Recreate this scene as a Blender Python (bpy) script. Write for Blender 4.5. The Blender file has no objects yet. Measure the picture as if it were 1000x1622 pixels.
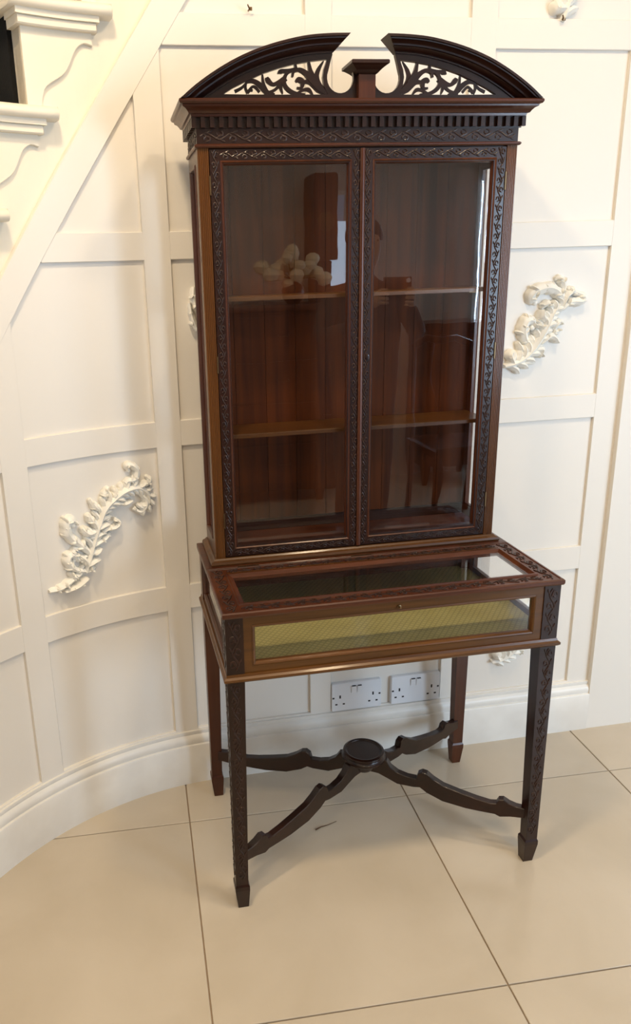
import bpy, bmesh, math, random
from mathutils import Vector, Matrix
random.seed(4)
U = 0.81            # drawing units to metres (checked on a 146 mm double socket)
sc = bpy.context.scene
COL = sc.collection
# ---------------------------------------------------------------- camera
cam_d = bpy.data.cameras.new('camera'); cam = bpy.data.objects.new('camera', cam_d); COL.objects.link(cam)
CP = Vector((-0.6645, -1.6825, 1.6757)); yaw, pit, rol = -0.1602, -0.3002, -0.0351
f_ = Vector((-math.sin(yaw)*math.cos(pit), math.cos(yaw)*math.cos(pit), math.sin(pit)))
r0 = Vector((math.cos(yaw), math.sin(yaw), 0)); u0 = r0.cross(f_)
rr = math.cos(rol)*r0 + math.sin(rol)*u0; uu = -math.sin(rol)*r0 + math.cos(rol)*u0
m3 = Matrix((rr, uu, -f_)).transposed()
cam.matrix_world = Matrix.Translation(CP*U) @ m3.to_4x4()
cam_d.sensor_fit = 'VERTICAL'; cam_d.sensor_height = 24; cam_d.sensor_width = 24
cam_d.lens = 1216.86/1622*24; cam_d.shift_x = 116.8/1622
cam_d.clip_start = 0.01
sc.camera = cam
# ---------------------------------------------------------------- world, lights, exposure
w = bpy.data.worlds.new('world'); sc.world = w; w.use_nodes = True
bg = w.node_tree.nodes['Background']; bg.inputs[0].default_value = (0.62, 0.78, 1.0, 1); bg.inputs[1].default_value = 1.0
def area(name, loc, aim, sx, sy, power, col):
    d = bpy.data.lights.new(name, 'AREA'); d.shape = 'RECTANGLE'; d.size = sx*U; d.size_y = sy*U; d.energy = power; d.color = col
    o = bpy.data.objects.new(name, d); COL.objects.link(o); o.location = Vector(loc)*U
    o.rotation_euler = (Vector(aim)-Vector(loc)).to_track_quat('-Z', 'Y').to_euler(); return o
area('daylight_tall_window', (1.195, -3.66, 1.25), (0.6, 0.6, 0.3), 0.32, 1.60, 5, (0.60, 0.79, 1.0))
area('daylight_wide_window', (2.69, -3.66, 1.5), (0.2, 0.6, 0.4), 0.74, 1.66, 80, (0.60, 0.79, 1.0))
area('daylight_side_window', (3.05, -1.7, 1.0), (0.0, -0.3, 0.5), 1.2, 1.4, 27, (0.58, 0.78, 1.0))
DOWN = [(-0.75, -0.55, 24), (0.45, -0.60, 15), (-0.6, -1.9, 10), (0.7, -1.9, 7), (2.0, -0.9, 4), (2.0, -2.4, 4)]
for i, (x, y, pw_) in enumerate(DOWN):
    area('ceiling_lamp_light', (x, y, 3.255), (x, y+0.05, 0), 0.2, 0.2, pw_, (1.0, 0.775, 0.50))
sc.view_settings.view_transform = 'Standard'; sc.view_settings.look = 'None'
sc.view_settings.exposure = -0.33; sc.view_settings.gamma = 1.0
# ---------------------------------------------------------------- materials
def nt(name):
    m = bpy.data.materials.new(name); m.use_nodes = True
    t = m.node_tree; return m, t, t.nodes['Principled BSDF']
def N(t, k, **kw):
    n = t.nodes.new(k)
    for a, b in kw.items():
        if a.startswith('i_'): n.inputs[a[2:].replace('_', ' ')].default_value = b
        else: setattr(n, a, b)
    return n
def coords(t, scale):
    c = N(t, 'ShaderNodeTexCoord'); mp = N(t, 'ShaderNodeMapping'); mp.inputs['Scale'].default_value = scale
    t.links.new(c.outputs['Object'], mp.inputs[0]); return mp.outputs[0]
def ramp(t, fac, stops):
    r = N(t, 'ShaderNodeValToRGB'); e = r.color_ramp.elements
    while len(e) < len(stops): e.new(0.5)
    for q, (p, c) in zip(e, stops): q.position = p; q.color = (*c, 1)
    t.links.new(fac, r.inputs[0]); return r.outputs[0]
def bump(t, p, fac, strength, dist=0.001):
    b = N(t, 'ShaderNodeBump'); b.inputs['Strength'].default_value = strength; b.inputs['Distance'].default_value = dist
    t.links.new(fac, b.inputs['Height']); t.links.new(b.outputs[0], p.inputs['Normal'])
def wood(name, dark, light, axis='x', rough=0.32, coat=0.3):
    m, t, p = nt(name)
    s = {'x': (3, 60, 60), 'y': (60, 3, 60), 'z': (60, 60, 3)}[axis]
    v = coords(t, s); n = N(t, 'ShaderNodeTexNoise', i_Scale=1.0, i_Detail=5.0, i_Distortion=0.6); t.links.new(v, n.inputs[0])
    v2 = coords(t, tuple(a*0.12 for a in s)); n2 = N(t, 'ShaderNodeTexNoise', i_Scale=1.0, i_Detail=2.0); t.links.new(v2, n2.inputs[0])
    a = N(t, 'ShaderNodeMath', operation='ADD'); t.links.new(n.outputs[0], a.inputs[0]); t.links.new(n2.outputs[0], a.inputs[1])
    h = N(t, 'ShaderNodeMath', operation='MULTIPLY'); h.inputs[1].default_value = 0.5; t.links.new(a.outputs[0], h.inputs[0])
    c = ramp(t, h.outputs[0], [(0.36, dark), (0.64, light)]); t.links.new(c, p.inputs['Base Color'])
    p.inputs['Roughness'].default_value = rough; p.inputs['Specular IOR Level'].default_value = 0.32; p.inputs['Coat Weight'].default_value = coat*0.55; p.inputs['Coat Roughness'].default_value = 0.12
    bump(t, p, n.outputs[0], 0.08, 0.0006)
    if rough > 0.44: p.inputs['Specular IOR Level'].default_value = 0.12; p.inputs['Coat Weight'].default_value = 0
    return m
def plain(name, col, rough=0.5, metal=0.0, bumpscale=0, bs=0.1, col2=None, nscale=4):
    m, t, p = nt(name); p.inputs['Base Color'].default_value = (*col, 1); p.inputs['Roughness'].default_value = rough; p.inputs['Metallic'].default_value = metal
    v = coords(t, (1, 1, 1)); n = N(t, 'ShaderNodeTexNoise', i_Scale=float(nscale), i_Detail=4.0); t.links.new(v, n.inputs[0])
    c2 = col2 or tuple(a*0.94 for a in col)
    t.links.new(ramp(t, n.outputs[0], [(0.35, c2), (0.62, col)]), p.inputs['Base Color'])
    if bumpscale:
        n3 = N(t, 'ShaderNodeTexNoise', i_Scale=float(bumpscale), i_Detail=3.0); t.links.new(v, n3.inputs[0]); bump(t, p, n3.outputs[0], bs)
    return m
def glass(name, wav=0.0, ior=1.5, tint=(1, 1, 1)):
    m, t, p = nt(name); t.nodes.remove(p); out = t.nodes['Material Output']
    tr = N(t, 'ShaderNodeBsdfTransparent'); tr.inputs[0].default_value = (*tint, 1)
    gl = N(t, 'ShaderNodeBsdfGlossy'); gl.inputs['Roughness'].default_value = 0.0; gl.inputs['Color'].default_value = (1, 1, 1, 1)
    lw = N(t, 'ShaderNodeLayerWeight'); lw.inputs[0].default_value = 0.5; f0 = ((ior-1)/(ior+1))**2       # Schlick, same from both sides
    pw = N(t, 'ShaderNodeMath', operation='POWER'); pw.inputs[1].default_value = 5.0; t.links.new(lw.outputs['Facing'], pw.inputs[0])
    ma = N(t, 'ShaderNodeMath', operation='MULTIPLY_ADD'); ma.inputs[1].default_value = 1-f0; ma.inputs[2].default_value = f0; t.links.new(pw.outputs[0], ma.inputs[0])
    mx = N(t, 'ShaderNodeMixShader'); t.links.new(ma.outputs[0], mx.inputs[0]); t.links.new(tr.outputs[0], mx.inputs[1]); t.links.new(gl.outputs[0], mx.inputs[2]); t.links.new(mx.outputs[0], out.inputs[0])
    if wav:
        v = coords(t, (1, 1, 1)); n = N(t, 'ShaderNodeTexNoise', i_Scale=9.0, i_Detail=1.5); t.links.new(v, n.inputs[0])
        b = N(t, 'ShaderNodeBump'); b.inputs['Strength'].default_value = wav; b.inputs['Distance'].default_value = 0.003
        t.links.new(n.outputs[0], b.inputs['Height']); t.links.new(b.outputs[0], gl.inputs['Normal'])
    return m
M = {}
M['mah_x'] = wood('mahogany_x', (0.0340, 0.0081, 0.0031), (0.0893, 0.0235, 0.0067), 'x')
M['gold_x'] = wood('mahogany_gold_x', (0.0511, 0.0187, 0.0040), (0.1149, 0.0448, 0.0086), 'x')
M['gold_z'] = wood('mahogany_gold_z', (0.0483, 0.0162, 0.0032), (0.1087, 0.0385, 0.0076), 'z')
M['mah_y'] = wood('mahogany_y', (0.0306, 0.0081, 0.0031), (0.0765, 0.0205, 0.0067), 'y')
M['mah_z'] = wood('mahogany_z', (0.0340, 0.0081, 0.0031), (0.0893, 0.0235, 0.0067), 'z')
M['dark_x'] = wood('dark_mahogany_x', (0.0097, 0.0030, 0.0020), (0.0254, 0.0075, 0.0038), 'x', 0.3)
M['dark_y'] = wood('dark_mahogany_y', (0.0097, 0.0030, 0.0020), (0.0254, 0.0075, 0.0038), 'y', 0.3)
M['dark_z'] = wood('dark_mahogany_z', (0.0097, 0.0030, 0.0020), (0.0254, 0.0075, 0.0038), 'z', 0.3)
M['back'] = wood('mahogany_back_boards', (0.0315, 0.0070, 0.0011), (0.0985, 0.0238, 0.0032), 'z', 0.55, 0.0)
M['carve'] = wood('carved_mahogany', (0.0146, 0.0046, 0.0024), (0.0333, 0.0109, 0.0048), 'x', 0.42, 0.3)
M['wall'] = plain('white_wall_paint', (0.785, 0.745, 0.685), 0.42, 0, 60, 0.05, (0.775, 0.735, 0.675), 2.2)
M['skirting'] = plain('scuffed_skirting_paint', (0.81, 0.79, 0.745), 0.38, 0, 60, 0.05, (0.72, 0.69, 0.64), 7)
M['string'] = plain('cream_stair_paint', (0.83, 0.76, 0.63), 0.45, 0, 50, 0.05)
M['far_wall'] = plain('stone_grey_wall_paint', (0.52, 0.50, 0.48), 0.6)
M['plaster'] = plain('white_plaster', (0.88, 0.86, 0.80), 0.5)
M['carpet'] = plain('black_carpet', (0.0015, 0.0015, 0.002), 1.0, 0, 300, 0.5)
M['plastic'] = plain('white_plastic', (0.80, 0.82, 0.86), 0.3)
M['slot'] = plain('dark_slot', (0.01, 0.01, 0.012), 0.6)
M['red'] = plain('red_switch_mark', (0.35, 0.03, 0.03), 0.5)
M['brass'] = plain('aged_brass', (0.16, 0.10, 0.05), 0.4, 1.0)
M['grout'] = plain('grout', (0.36, 0.27, 0.19), 0.8)
M['glass'] = glass('old_window_glass', 0.06, 1.52)
M['glass_flat'] = glass('plain_glass', 0.0, 1.40)
def tile_mat():
    m, t, p = nt('polished_cream_tile'); v = coords(t, (1, 1, 1))
    n = N(t, 'ShaderNodeTexNoise', i_Scale=3.0, i_Detail=6.0, i_Distortion=0.5); t.links.new(v, n.inputs[0])
    t.links.new(ramp(t, n.outputs[0], [(0.3, (0.49, 0.42, 0.325)), (0.55, (0.55, 0.48, 0.385)), (0.75, (0.585, 0.515, 0.42))]), p.inputs['Base Color'])
    n2 = N(t, 'ShaderNodeTexNoise', i_Scale=5.0, i_Detail=5.0); t.links.new(v, n2.inputs[0])
    r = N(t, 'ShaderNodeMapRange'); r.inputs['To Min'].default_value = 0.13; r.inputs['To Max'].default_value = 0.27; t.links.new(n2.outputs[0], r.inputs[0]); t.links.new(r.outputs[0], p.inputs['Roughness'])
    bump(t, p, n.outputs[0], 0.05, 0.002); return m
M['tile'] = tile_mat()
def fabric_mat():
    m, t, p = nt('olive_silk_diamond_weave'); c = N(t, 'ShaderNodeTexCoord'); mp = N(t, 'ShaderNodeMapping'); mp.inputs['Rotation'].default_value = (0, 0, math.radians(38)); t.links.new(c.outputs['Object'], mp.inputs[0])
    ws = []
    for d in 'XY':
        wv = N(t, 'ShaderNodeTexWave', bands_direction=d, i_Scale=30.0); wv.inputs['Distortion'].default_value = 0.4; t.links.new(mp.outputs[0], wv.inputs[0]); ws.append(wv)
    a = N(t, 'ShaderNodeMath', operation='MAXIMUM'); t.links.new(ws[0].outputs['Fac'], a.inputs[0]); t.links.new(ws[1].outputs['Fac'], a.inputs[1])
    c1 = ramp(t, a.outputs[0], [(0.60, (0.30, 0.27, 0.095)), (0.98, (0.20, 0.18, 0.06))])
    n = N(t, 'ShaderNodeTexNoise', i_Scale=14.0, i_Detail=4.0); t.links.new(c.outputs['Object'], n.inputs[0])
    mx = N(t, 'ShaderNodeMix', data_type='RGBA', blend_type='MULTIPLY'); mx.inputs[0].default_value = 0.6
    t.links.new(c1, mx.inputs[6]); t.links.new(ramp(t, n.outputs[0], [(0.3, (0.72, 0.7, 0.6)), (0.6, (1, 1, 1))]), mx.inputs[7]); t.links.new(mx.outputs[2], p.inputs['Base Color'])
    p.inputs['Roughness'].default_value = 0.6; bump(t, p, a.outputs[0], 0.15, 0.0006); return m
M['fabric'] = fabric_mat()
# ---------------------------------------------------------------- mesh helpers (coordinates in drawing units)
class MB:
    def __init__(s): s.v = []; s.f = []
    def q(s, *pts):
        i = len(s.v); s.v += [tuple(p) for p in pts]; s.f.append(tuple(range(i, i+len(pts))))
    def box(s, x0, x1, y0, y1, z0, z1, mp=None, b=0.0):
        mp = mp or (lambda a, b_, c: (a, b_, c))
        if b:
            s.rectprof(mp, (x0, x1, y0, y1), [(0, z0), (0, z1-b), (b, z1)], True); return
        p = [mp(x, y, z) for z in (z0, z1) for y in (y0, y1) for x in (x0, x1)]; i = len(s.v); s.v += p
        s.f += [tuple(i+k for k in q) for q in ((0, 2, 3, 1), (4, 5, 7, 6), (0, 1, 5, 4), (2, 6, 7, 3), (0, 4, 6, 2), (1, 3, 7, 5))]
    def rectprof(s, mp, rect, prof, capped=False):
        # sweep a profile [(inset, height)] round a rectangle; capped closes top and bottom
        u0, u1, v0, v1 = rect; i = len(s.v); n = len(prof)
        for d, h in prof:
            s.v += [mp(u0+d, v0+d, h), mp(u1-d, v0+d, h), mp(u1-d, v1-d, h), mp(u0+d, v1-d, h)]
        for a in range(n if not capped else n-1):
            b = (a+1) % n
            for k in range(4):
                l = (k+1) % 4; s.f.append((i+a*4+k, i+a*4+l, i+b*4+l, i+b*4+k))
        if capped:
            s.f.append((i+3, i+2, i+1, i)); j = i+(n-1)*4; s.f.append((j, j+1, j+2, j+3))
    def umould(s, w, yf, yb, prof):
        # three-sided moulding round front and ends: profile [(outset, z)] closed
        i = len(s.v); n = len(prof)
        for d, z in prof: s.v += [(-w-d, yb, z), (-w-d, yf-d, z), (w+d, yf-d, z), (w+d, yb, z)]
        for a in range(n):
            b = (a+1) % n
            for k in range(3): s.f.append((i+a*4+k, i+a*4+k+1, i+b*4+k+1, i+b*4+k))
        s.f.append(tuple(i+a*4 for a in range(n))); s.f.append(tuple(i+a*4+3 for a in reversed(range(n))))
    def sweep(s, rings, closed=True, caps=True):
        i = len(s.v); n = len(rings[0])
        for r in rings: s.v += [tuple(p) for p in r]
        for a in range(len(rings)-1):
            for k in range(n if closed else n-1):
                l = (k+1) % n; s.f.append((i+a*n+k, i+a*n+l, i+(a+1)*n+l, i+(a+1)*n+k))
        if caps and closed: s.f.append(tuple(i+k for k in reversed(range(n)))); j = i+(len(rings)-1)*n; s.f.append(tuple(j+k for k in range(n)))
    def lathe(s, cx, cy, prof, n=32, axis='z'):
        rings = []
        for r, z in prof:
            rings.append([((cx+r*math.cos(2*math.pi*k/n), cy+r*math.sin(2*math.pi*k/n), z) if axis == 'z' else (cx+r*math.cos(2*math.pi*k/n), z, cy+r*math.sin(2*math.pi*k/n))) for k in range(n)])
        s.sweep(rings)
    def tube(s, pts, rad, n=8):
        rings = []
        for i, p in enumerate(pts):
            p = Vector(p); a = Vector(pts[max(0, i-1)]); b = Vector(pts[min(len(pts)-1, i+1)]); t = (b-a).normalized()
            x = t.orthogonal().normalized() if i == 0 else (px_ - t*px_.dot(t)).normalized(); px_ = x
            y = t.cross(x); r = rad[i] if isinstance(rad, (list, tuple)) else rad
            rings.append([p + (x*math.cos(2*math.pi*k/n)+y*math.sin(2*math.pi*k/n))*r for k in range(n)])
        s.sweep(rings)
    def stroke(s, pts, ws, mp, h0, h1, flat=False, seg=3):
        P, Wd = smooth(pts, ws, seg)
        rings = []
        for i, (p, wd) in enumerate(zip(P, Wd)):
            a = P[max(0, i-1)]; b = P[min(len(P)-1, i+1)]; tx, ty = b[0]-a[0], b[1]-a[1]; L = math.hypot(tx, ty) or 1; nx, ny = -ty/L, tx/L; k = wd/2
            hh = h1
            if flat: R = [(1, h0), (1, hh), (-1, hh), (-1, h0)]
            else: R = [(1, h0), (0.75, h0+(hh-h0)*0.75), (0, hh), (-0.75, h0+(hh-h0)*0.75), (-1, h0)]
            rings.append([mp(p[0]+nx*k*u, p[1]+ny*k*u, h) for u, h in R])
        s.sweep(rings)
    def build(s, name, mat, parent=None, smooth_=False, org=None, ang=35):
        o3 = org if org is not None else (ORG[parent.name] if parent is not None else (0, 0, 0))
        me = bpy.data.meshes.new(name); me.from_pydata([((x-o3[0])*U, (y-o3[1])*U, (z-o3[2])*U) for x, y, z in s.v], [], s.f)
        bm = bmesh.new(); bm.from_mesh(me); bmesh.ops.recalc_face_normals(bm, faces=bm.faces)
        if smooth_:
            for f in bm.faces: f.smooth = True
            for e in bm.edges:
                if len(e.link_faces) == 2 and e.calc_face_angle(0) > math.radians(ang): e.smooth = False
        bm.to_mesh(me); bm.free(); me.update(); me.materials.append(M[mat] if isinstance(mat, str) else mat)
        o = bpy.data.objects.new(name, me); COL.objects.link(o)
        if parent is not None: o.parent = parent
        else: o.location = Vector(o3)*U
        ORG[o.name] = o3; return o
ORG = {}
def smooth(pts, ws, seg=3):
    if not isinstance(ws, (list, tuple)): ws = [ws]*len(pts)
    P = []; Wd = []; n = len(pts)
    for i in range(n-1):
        p0, p1, p2, p3 = pts[max(0, i-1)], pts[i], pts[i+1], pts[min(n-1, i+2)]
        for k in range(seg):
            t = k/seg
            P.append(tuple(0.5*((2*p1[j])+(-p0[j]+p2[j])*t+(2*p0[j]-5*p1[j]+4*p2[j]-p3[j])*t*t+(-p0[j]+3*p1[j]-3*p2[j]+p3[j])*t**3) for j in range(len(p1))))
            Wd.append(ws[i]*(1-t)+ws[i+1]*t)
    P.append(tuple(pts[-1])); Wd.append(ws[-1]); return P, Wd
def root(name, label, cat, org, group=None, kind=None):
    o = bpy.data.objects.new(name, None); COL.objects.link(o); o.location = Vector(org)*U; ORG[o.name] = org; o.empty_display_size = 0.1
    tag(o, label, cat, group, kind); return o
def tag(o, label=None, cat=None, group=None, kind=None):
    for k, v in (('label', label), ('category', cat), ('group', group), ('kind', kind)):
        if v: o[k] = v
    return o
def sub(o, parent):                      # hang an already built mesh on a part
    o.parent = parent; return o
def dup(o, parent, loc):                 # a copy of a part, sharing its mesh
    c = o.copy(); COL.objects.link(c); c.parent = parent; c.location = Vector(loc)*U; return c
def fill_board(name, outer, holes, y0, y1, mat, parent):
    cu = bpy.data.curves.new(name, 'CURVE'); cu.dimensions = '2D'; cu.fill_mode = 'BOTH'; cu.extrude = (y1-y0)/2
    for L in [outer]+holes:
        sp = cu.splines.new('POLY'); sp.points.add(len(L)-1)
        for p, (x, z) in zip(sp.points, L): p.co = (x, z, 0, 1)
        sp.use_cyclic_u = True
    t = bpy.data.objects.new('temporary', cu); COL.objects.link(t); bpy.context.view_layer.update()
    me = t.evaluated_get(bpy.context.evaluated_depsgraph_get()).to_mesh(); mb = MB()
    mb.v = [(v.co.x, (y0+y1)/2 - v.co.z, v.co.y) for v in me.vertices]; mb.f = [tuple(p.vertices) for p in me.polygons]
    COL.objects.unlink(t); bpy.data.objects.remove(t); return mb.build(name, mat, parent)
# plane maps (u, v, height off the plane) -> point
def front(y): return lambda u, v, h: (u, y-h, v)
def left(x): return lambda u, v, h: (x-h, u, v)
def right(x): return lambda u, v, h: (x+h, u, v)
def top(z): return lambda u, v, h: (u, v, z+h)
def swap(m): return lambda u, v, h: m(v, u, h)
# ---------------------------------------------------------------- the room
XS, YW, RW = -0.40, 0.612, 0.957; YC = YW-RW
def W(s, z, h=0.0):                      # point on the curved panelled wall: s along it, h off it towards the room
    if s >= XS: return (s, YW-h, z)
    th = (XS-s)/RW; R = RW-h
    return (XS-R*math.sin(th), YC+R*math.cos(th), z)
def srange(a, b, step=0.035):
    n = max(1, int(math.ceil((b-a)/step))); return [a+(b-a)*i/n for i in range(n+1)]
def cols(mb, ss, zb, zt, h0, h1, b=0.0):
    # a board over columns ss with bottom zb(s) and top zt(s), chamfered by b
    n = len(ss); rings = []
    for i, s in enumerate(ss):
        sb = s + (b if i == 0 else -b if i == n-1 else 0)
        lo, hi = zb(s), zt(s)
        rings.append([W(s, lo, h0), W(s, lo, h1-b), W(sb, lo+b, h1), W(sb, hi-b, h1), W(s, hi, h1-b), W(s, hi, h0)])
    mb.sweep(rings)
def diag_in(s): return 2.136+1.43*(s+0.55)
def diag_out(s): return diag_in(s)+0.132
RS, RZ, S0, Z0 = 0.165, 0.243, -0.83, 2.095      # riser pitch, rise, one riser, tread it stands on
SEND, WT = 1.9, 3.3
wall = root('wall_back', None, None, (0, 0.6, 0), kind='structure')
def Hs(k): return Z0+RZ*(k+1)             # string height between riser k and k+1
mb = MB()
for k in range(-6, 5):
    a, b_ = S0+RS*k, S0+RS*(k+1); h = min(WT, Hs(k)-0.03)
    if k == 4: b_ = 0.0; h = WT
    cols(mb, srange(a, b_), lambda s: 0, lambda s: h, -0.05, -0.0125)
cols(mb, [-0.0, SEND], lambda s: 0, lambda s: WT, -0.05, -0.0125)
mb.build('stair_string', 'string', wall)
CX = [(-1.88, -1.495), (-1.416, -1.023), (-0.943, -0.55), (-0.471, -0.076), (0.0, 0.401), (0.48, 0.899)]
RZS = [(0.15, 0.2), (0.645, 0.73), (1.183, 1.262), (1.721, 1.797), (2.258, 2.335), (2.80, 2.88)]
for (a, b_) in CX:
    for (zl, zh) in zip([r[1] for r in RZS], [r[0] for r in RZS[1:]]+[WT]):
        if diag_in(b_) < zl+0.01: continue
        st = max(a, -0.55+(zl-2.136)/1.43) if diag_in(a) < zl else a
        ss = sorted(set(srange(st, b_)+[x for x in [-0.55+(zh-2.136)/1.43] if st < x < b_]))
        mb = MB(); cols(mb, [ss[0]-0.004]+ss[1:-1]+[ss[-1]+0.004], lambda s: zl-0.004, lambda s: max(zl-0.002, min(zh+0.004, diag_in(s)+0.02)), -0.04, -0.010)
        mb.build('panel', 'wall', wall, True)
ST = [(-1.9, -1.88)]+[(CX[i][1], CX[i+1][0]) for i in range(5)]+[(0.899, 0.99)]
for (a, b_) in ST:
    mb = MB(); cols(mb, srange(a, b_), lambda s: 0.15, lambda s: min(WT, diag_in(s)+0.03), -0.04, 0.0, 0.0018); mb.build('stile', 'wall', wall, True)
for (a, b_) in CX:
    for (zl, zh) in RZS:
        if diag_in(b_) < zl+0.005: continue
        st = a if diag_in(a) > zl else -0.55+(zl-2.136)/1.43
        mb = MB(); cols(mb, srange(st-(0.008 if st == a else 0), b_+0.008), lambda s: zl, lambda s: max(zl+0.004, min(zh, diag_in(s)+0.03)), -0.04, -0.0004, 0.0018); mb.build('rail', 'wall', wall, True)
mb = MB(); cols(mb, srange(-1.88, -0.40, 0.025)+[0.13], diag_in, diag_out, -0.04, 0.0015, 0.004); mb.build('raking_board', 'wall', wall, True)
# skirting with moulded top following the curve
sk = [(-0.04, 0.0), (0.022, 0.0), (0.022, 0.142), (0.020, 0.146), (0.014, 0.148), (0.016, 0.156), (0.016, 0.166), (0.012, 0.174), (0.006, 0.180), (0.008, 0.186), (0.007, 0.194), (-0.04, 0.197)]
mb = MB(); mb.sweep([[W(s, z, h) for h, z in sk] for s in srange(-1.9, XS, 0.03)+[0.984]]); tag(mb.build('baseboard_back', 'skirting', None, True), kind='structure')
mb = MB(); mb.box(0.984, 1.9, 0.592, 0.66, 0, WT, None, 0.0); tag(mb.build('trim_1', 'wall', None, org=(1.4, 0.6, 0)), kind='structure')
# other walls, ceiling, floor
def wallbox(name, *a, mat='wall'):
    mb = MB(); mb.box(*a); return tag(mb.build(name, mat), kind='structure')
wallbox('wall_left', -1.42, -1.357, -3.75, YC, 0, WT)
wallbox('wall_right', 3.1, 3.16, -3.75, 0.66, 0, WT, mat='far_wall')
wallbox('wall_corner', 1.9, 3.1, 0.60, 0.66, 0, WT)
wallbox('ceiling', -2.4, 3.16, -3.75, 1.7, WT, WT+0.05)
w3 = root('wall_front', None, None, (0, -3.7, 0), kind='structure')
mb = MB()
for a in [(-1.42, 1.03, 0, WT), (1.36, 2.30, 0, WT), (3.08, 3.16, 0, WT), (1.03, 1.36, 2.25, WT), (1.03, 1.36, 0, 0.45), (2.30, 3.08, 2.35, WT), (2.30, 3.08, 0, 0.65)]:
    mb.box(a[0], a[1], -3.75, -3.68, a[2], a[3])
mb.build('wall_face', 'far_wall', w3)
mb = MB(); r_ = root('window_3', None, None, (3.08, -1.7, 0.25), kind='structure')
mb.rectprof(lambda u, v, h: (3.10-h, u, v), (-2.35, -1.05, 0.25, 1.75), [(-0.02, 0), (-0.02, 0.03), (0.04, 0.03), (0.04, 0)]); mb.build('window_frame', 'wall', r_)
for n_, (a, b_, zl, zh) in enumerate([(1.03, 1.36, 0.45, 2.25), (2.30, 3.08, 0.65, 2.35)]):
    r_ = root('window_%d' % (n_+1), None, None, ((a+b_)/2, -3.69, zl), kind='structure')
    mb = MB(); mb.rectprof(front(-3.69), (a, b_, zl, zh), [(0, -0.03), (0, -0.06), (0.03, -0.06), (0.03, -0.03)])
    mb.box((a+b_)/2-0.01, (a+b_)/2+0.01, -3.67, -3.65, zl, zh); mb.build('window_frame', 'wall', r_)
# stairs beyond the wall: radial treads, carpeted
stair = root('staircase', 'cream painted curved staircase with scrolled brackets and black carpet runner', 'staircase', (-1.0, 0.7, 0), kind='structure')
def tread_ring(h, s0, s1, prof): return [W(s, z, h) for s, z in prof]
for k in range(-4, 4):
    sk_, zt = S0+RS*k, Z0+RZ*k      # tread whose top is zt; riser k rises from its back at sk_
    sl = sk_-RS                    # riser below it
    mb = MB()                      # nosed board
    prof = [(0.030, zt-0.004), (0.036, zt-0.008), (0.040, zt-0.014), (0.040, zt-0.020), (0.036, zt-0.027), (0.030, zt-0.030)]
    def ring(s, e):  return [W(s, zt, -0.9), W(s, zt, 0.022)]+[W(s, z, h+e) for h, z in prof]+[W(s, zt-0.030, -0.9)]
    ss = [sl-0.035, sl-0.030]+srange(sl-0.022, sk_+0.062, 0.04)+[sk_+0.068, sk_+0.071]
    mb.sweep([ring(s, (-0.012 if i in (0, len(ss)-1) else -0.004 if i in (1, len(ss)-2) else 0)) for i, s in enumerate(ss)])
    tr = mb.build('tread', 'string', stair, True)
    mb = MB(); cols(mb, srange(sl-0.018, sk_+0.035), lambda s: zt-0.044, lambda s: zt-0.029, -0.05, 0.024); cols(mb, srange(sl-0.014, sk_+0.030), lambda s: zt-0.064, lambda s: zt-0.043, -0.05, 0.017, 0.003)
    sub(mb.build('scotia', 'string', stair, True), tr)
    mb = MB()                      # riser slab and its front edge
    cols(mb, [sl, sl+0.02], lambda s: zt-RZ, lambda s: zt-0.029, -0.9, -0.006); mb.build('riser', 'string', stair)
    mb = MB(); cols(mb, [sl-0.012, sl+0.001], lambda s: zt-RZ-0.002, lambda s: zt-0.025, -0.8, -0.06)
    cols(mb, srange(sl-0.05, sk_), lambda s: zt-0.028, lambda s: zt+0.008, -0.8, -0.06); mb.build('carpet_runner', 'carpet', stair)
    mb = MB()                      # scrolled bracket under the tread end
    cur, _ = smooth([(0.018, -0.092), (-0.004, -0.088), (-0.027, -0.105), (-0.047, -0.142), (-0.066, -0.165), (-0.110, -0.193), (-0.124, -0.220), (-0.128, -0.243)], 1, 3)
    pts = [(sk_+a, zt+b_) for a, b_ in cur]
    rings = []
    for (s, z) in pts:
        rings.append([W(s, zt-0.06, -0.012), W(s, zt-0.06, -0.002), W(s, z+0.002, -0.002), W(s, z, -0.004), W(s, z, -0.012)])
    mb.sweep(rings); cols(mb, [sl+0.0005, sk_-0.1279], lambda s: zt-RZ, lambda s: zt-0.06, -0.012, -0.002); sub(mb.build('bracket', 'string', stair), tr)
mb = MB(); mb.sweep([[W(s, z, h) for h, z in ((-0.95, 0), (-0.95, WT), (-1.0, WT), (-1.0, 0))] for s in srange(-1.9, 0.0, 0.1)]); tag(mb.build('wall_stairwell', 'string', None), kind='structure')
# floor: grout bed and 0.59 m polished tiles
floor = root('floor', None, None, (0, 0, 0), kind='structure')
mb = MB(); mb.box(-2.4, 3.16, -3.75, 1.7, -0.05, -0.006); mb.build('grout_bed', 'grout', floor)
TS = 0.7235; ta = math.radians(-1.75); tile = None
for i in range(-2, 5):
    for j in range(-6, 2):
        lx, ly = (i+0.5)*TS, (j+0.5)*TS
        x, y = -0.534+lx*math.cos(ta)-ly*math.sin(ta), 0.389+lx*math.sin(ta)+ly*math.cos(ta)
        if x < -1.9: continue
        if tile is None:
            mb = MB(); g = 0.0019; hT = TS/2-g; mb.rectprof(top(0), (-hT, hT, -hT, hT), [(0, -0.012), (0, -0.0012), (0.0012, 0)], True)
            tile = mb.build('tile', 'tile', floor, org=(0, 0, 0)); o = tile; o.location = Vector((x, y, 0))*U
        else: o = dup(tile, floor, (x, y, 0))
        o.rotation_euler = (0, 0, ta)
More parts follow.
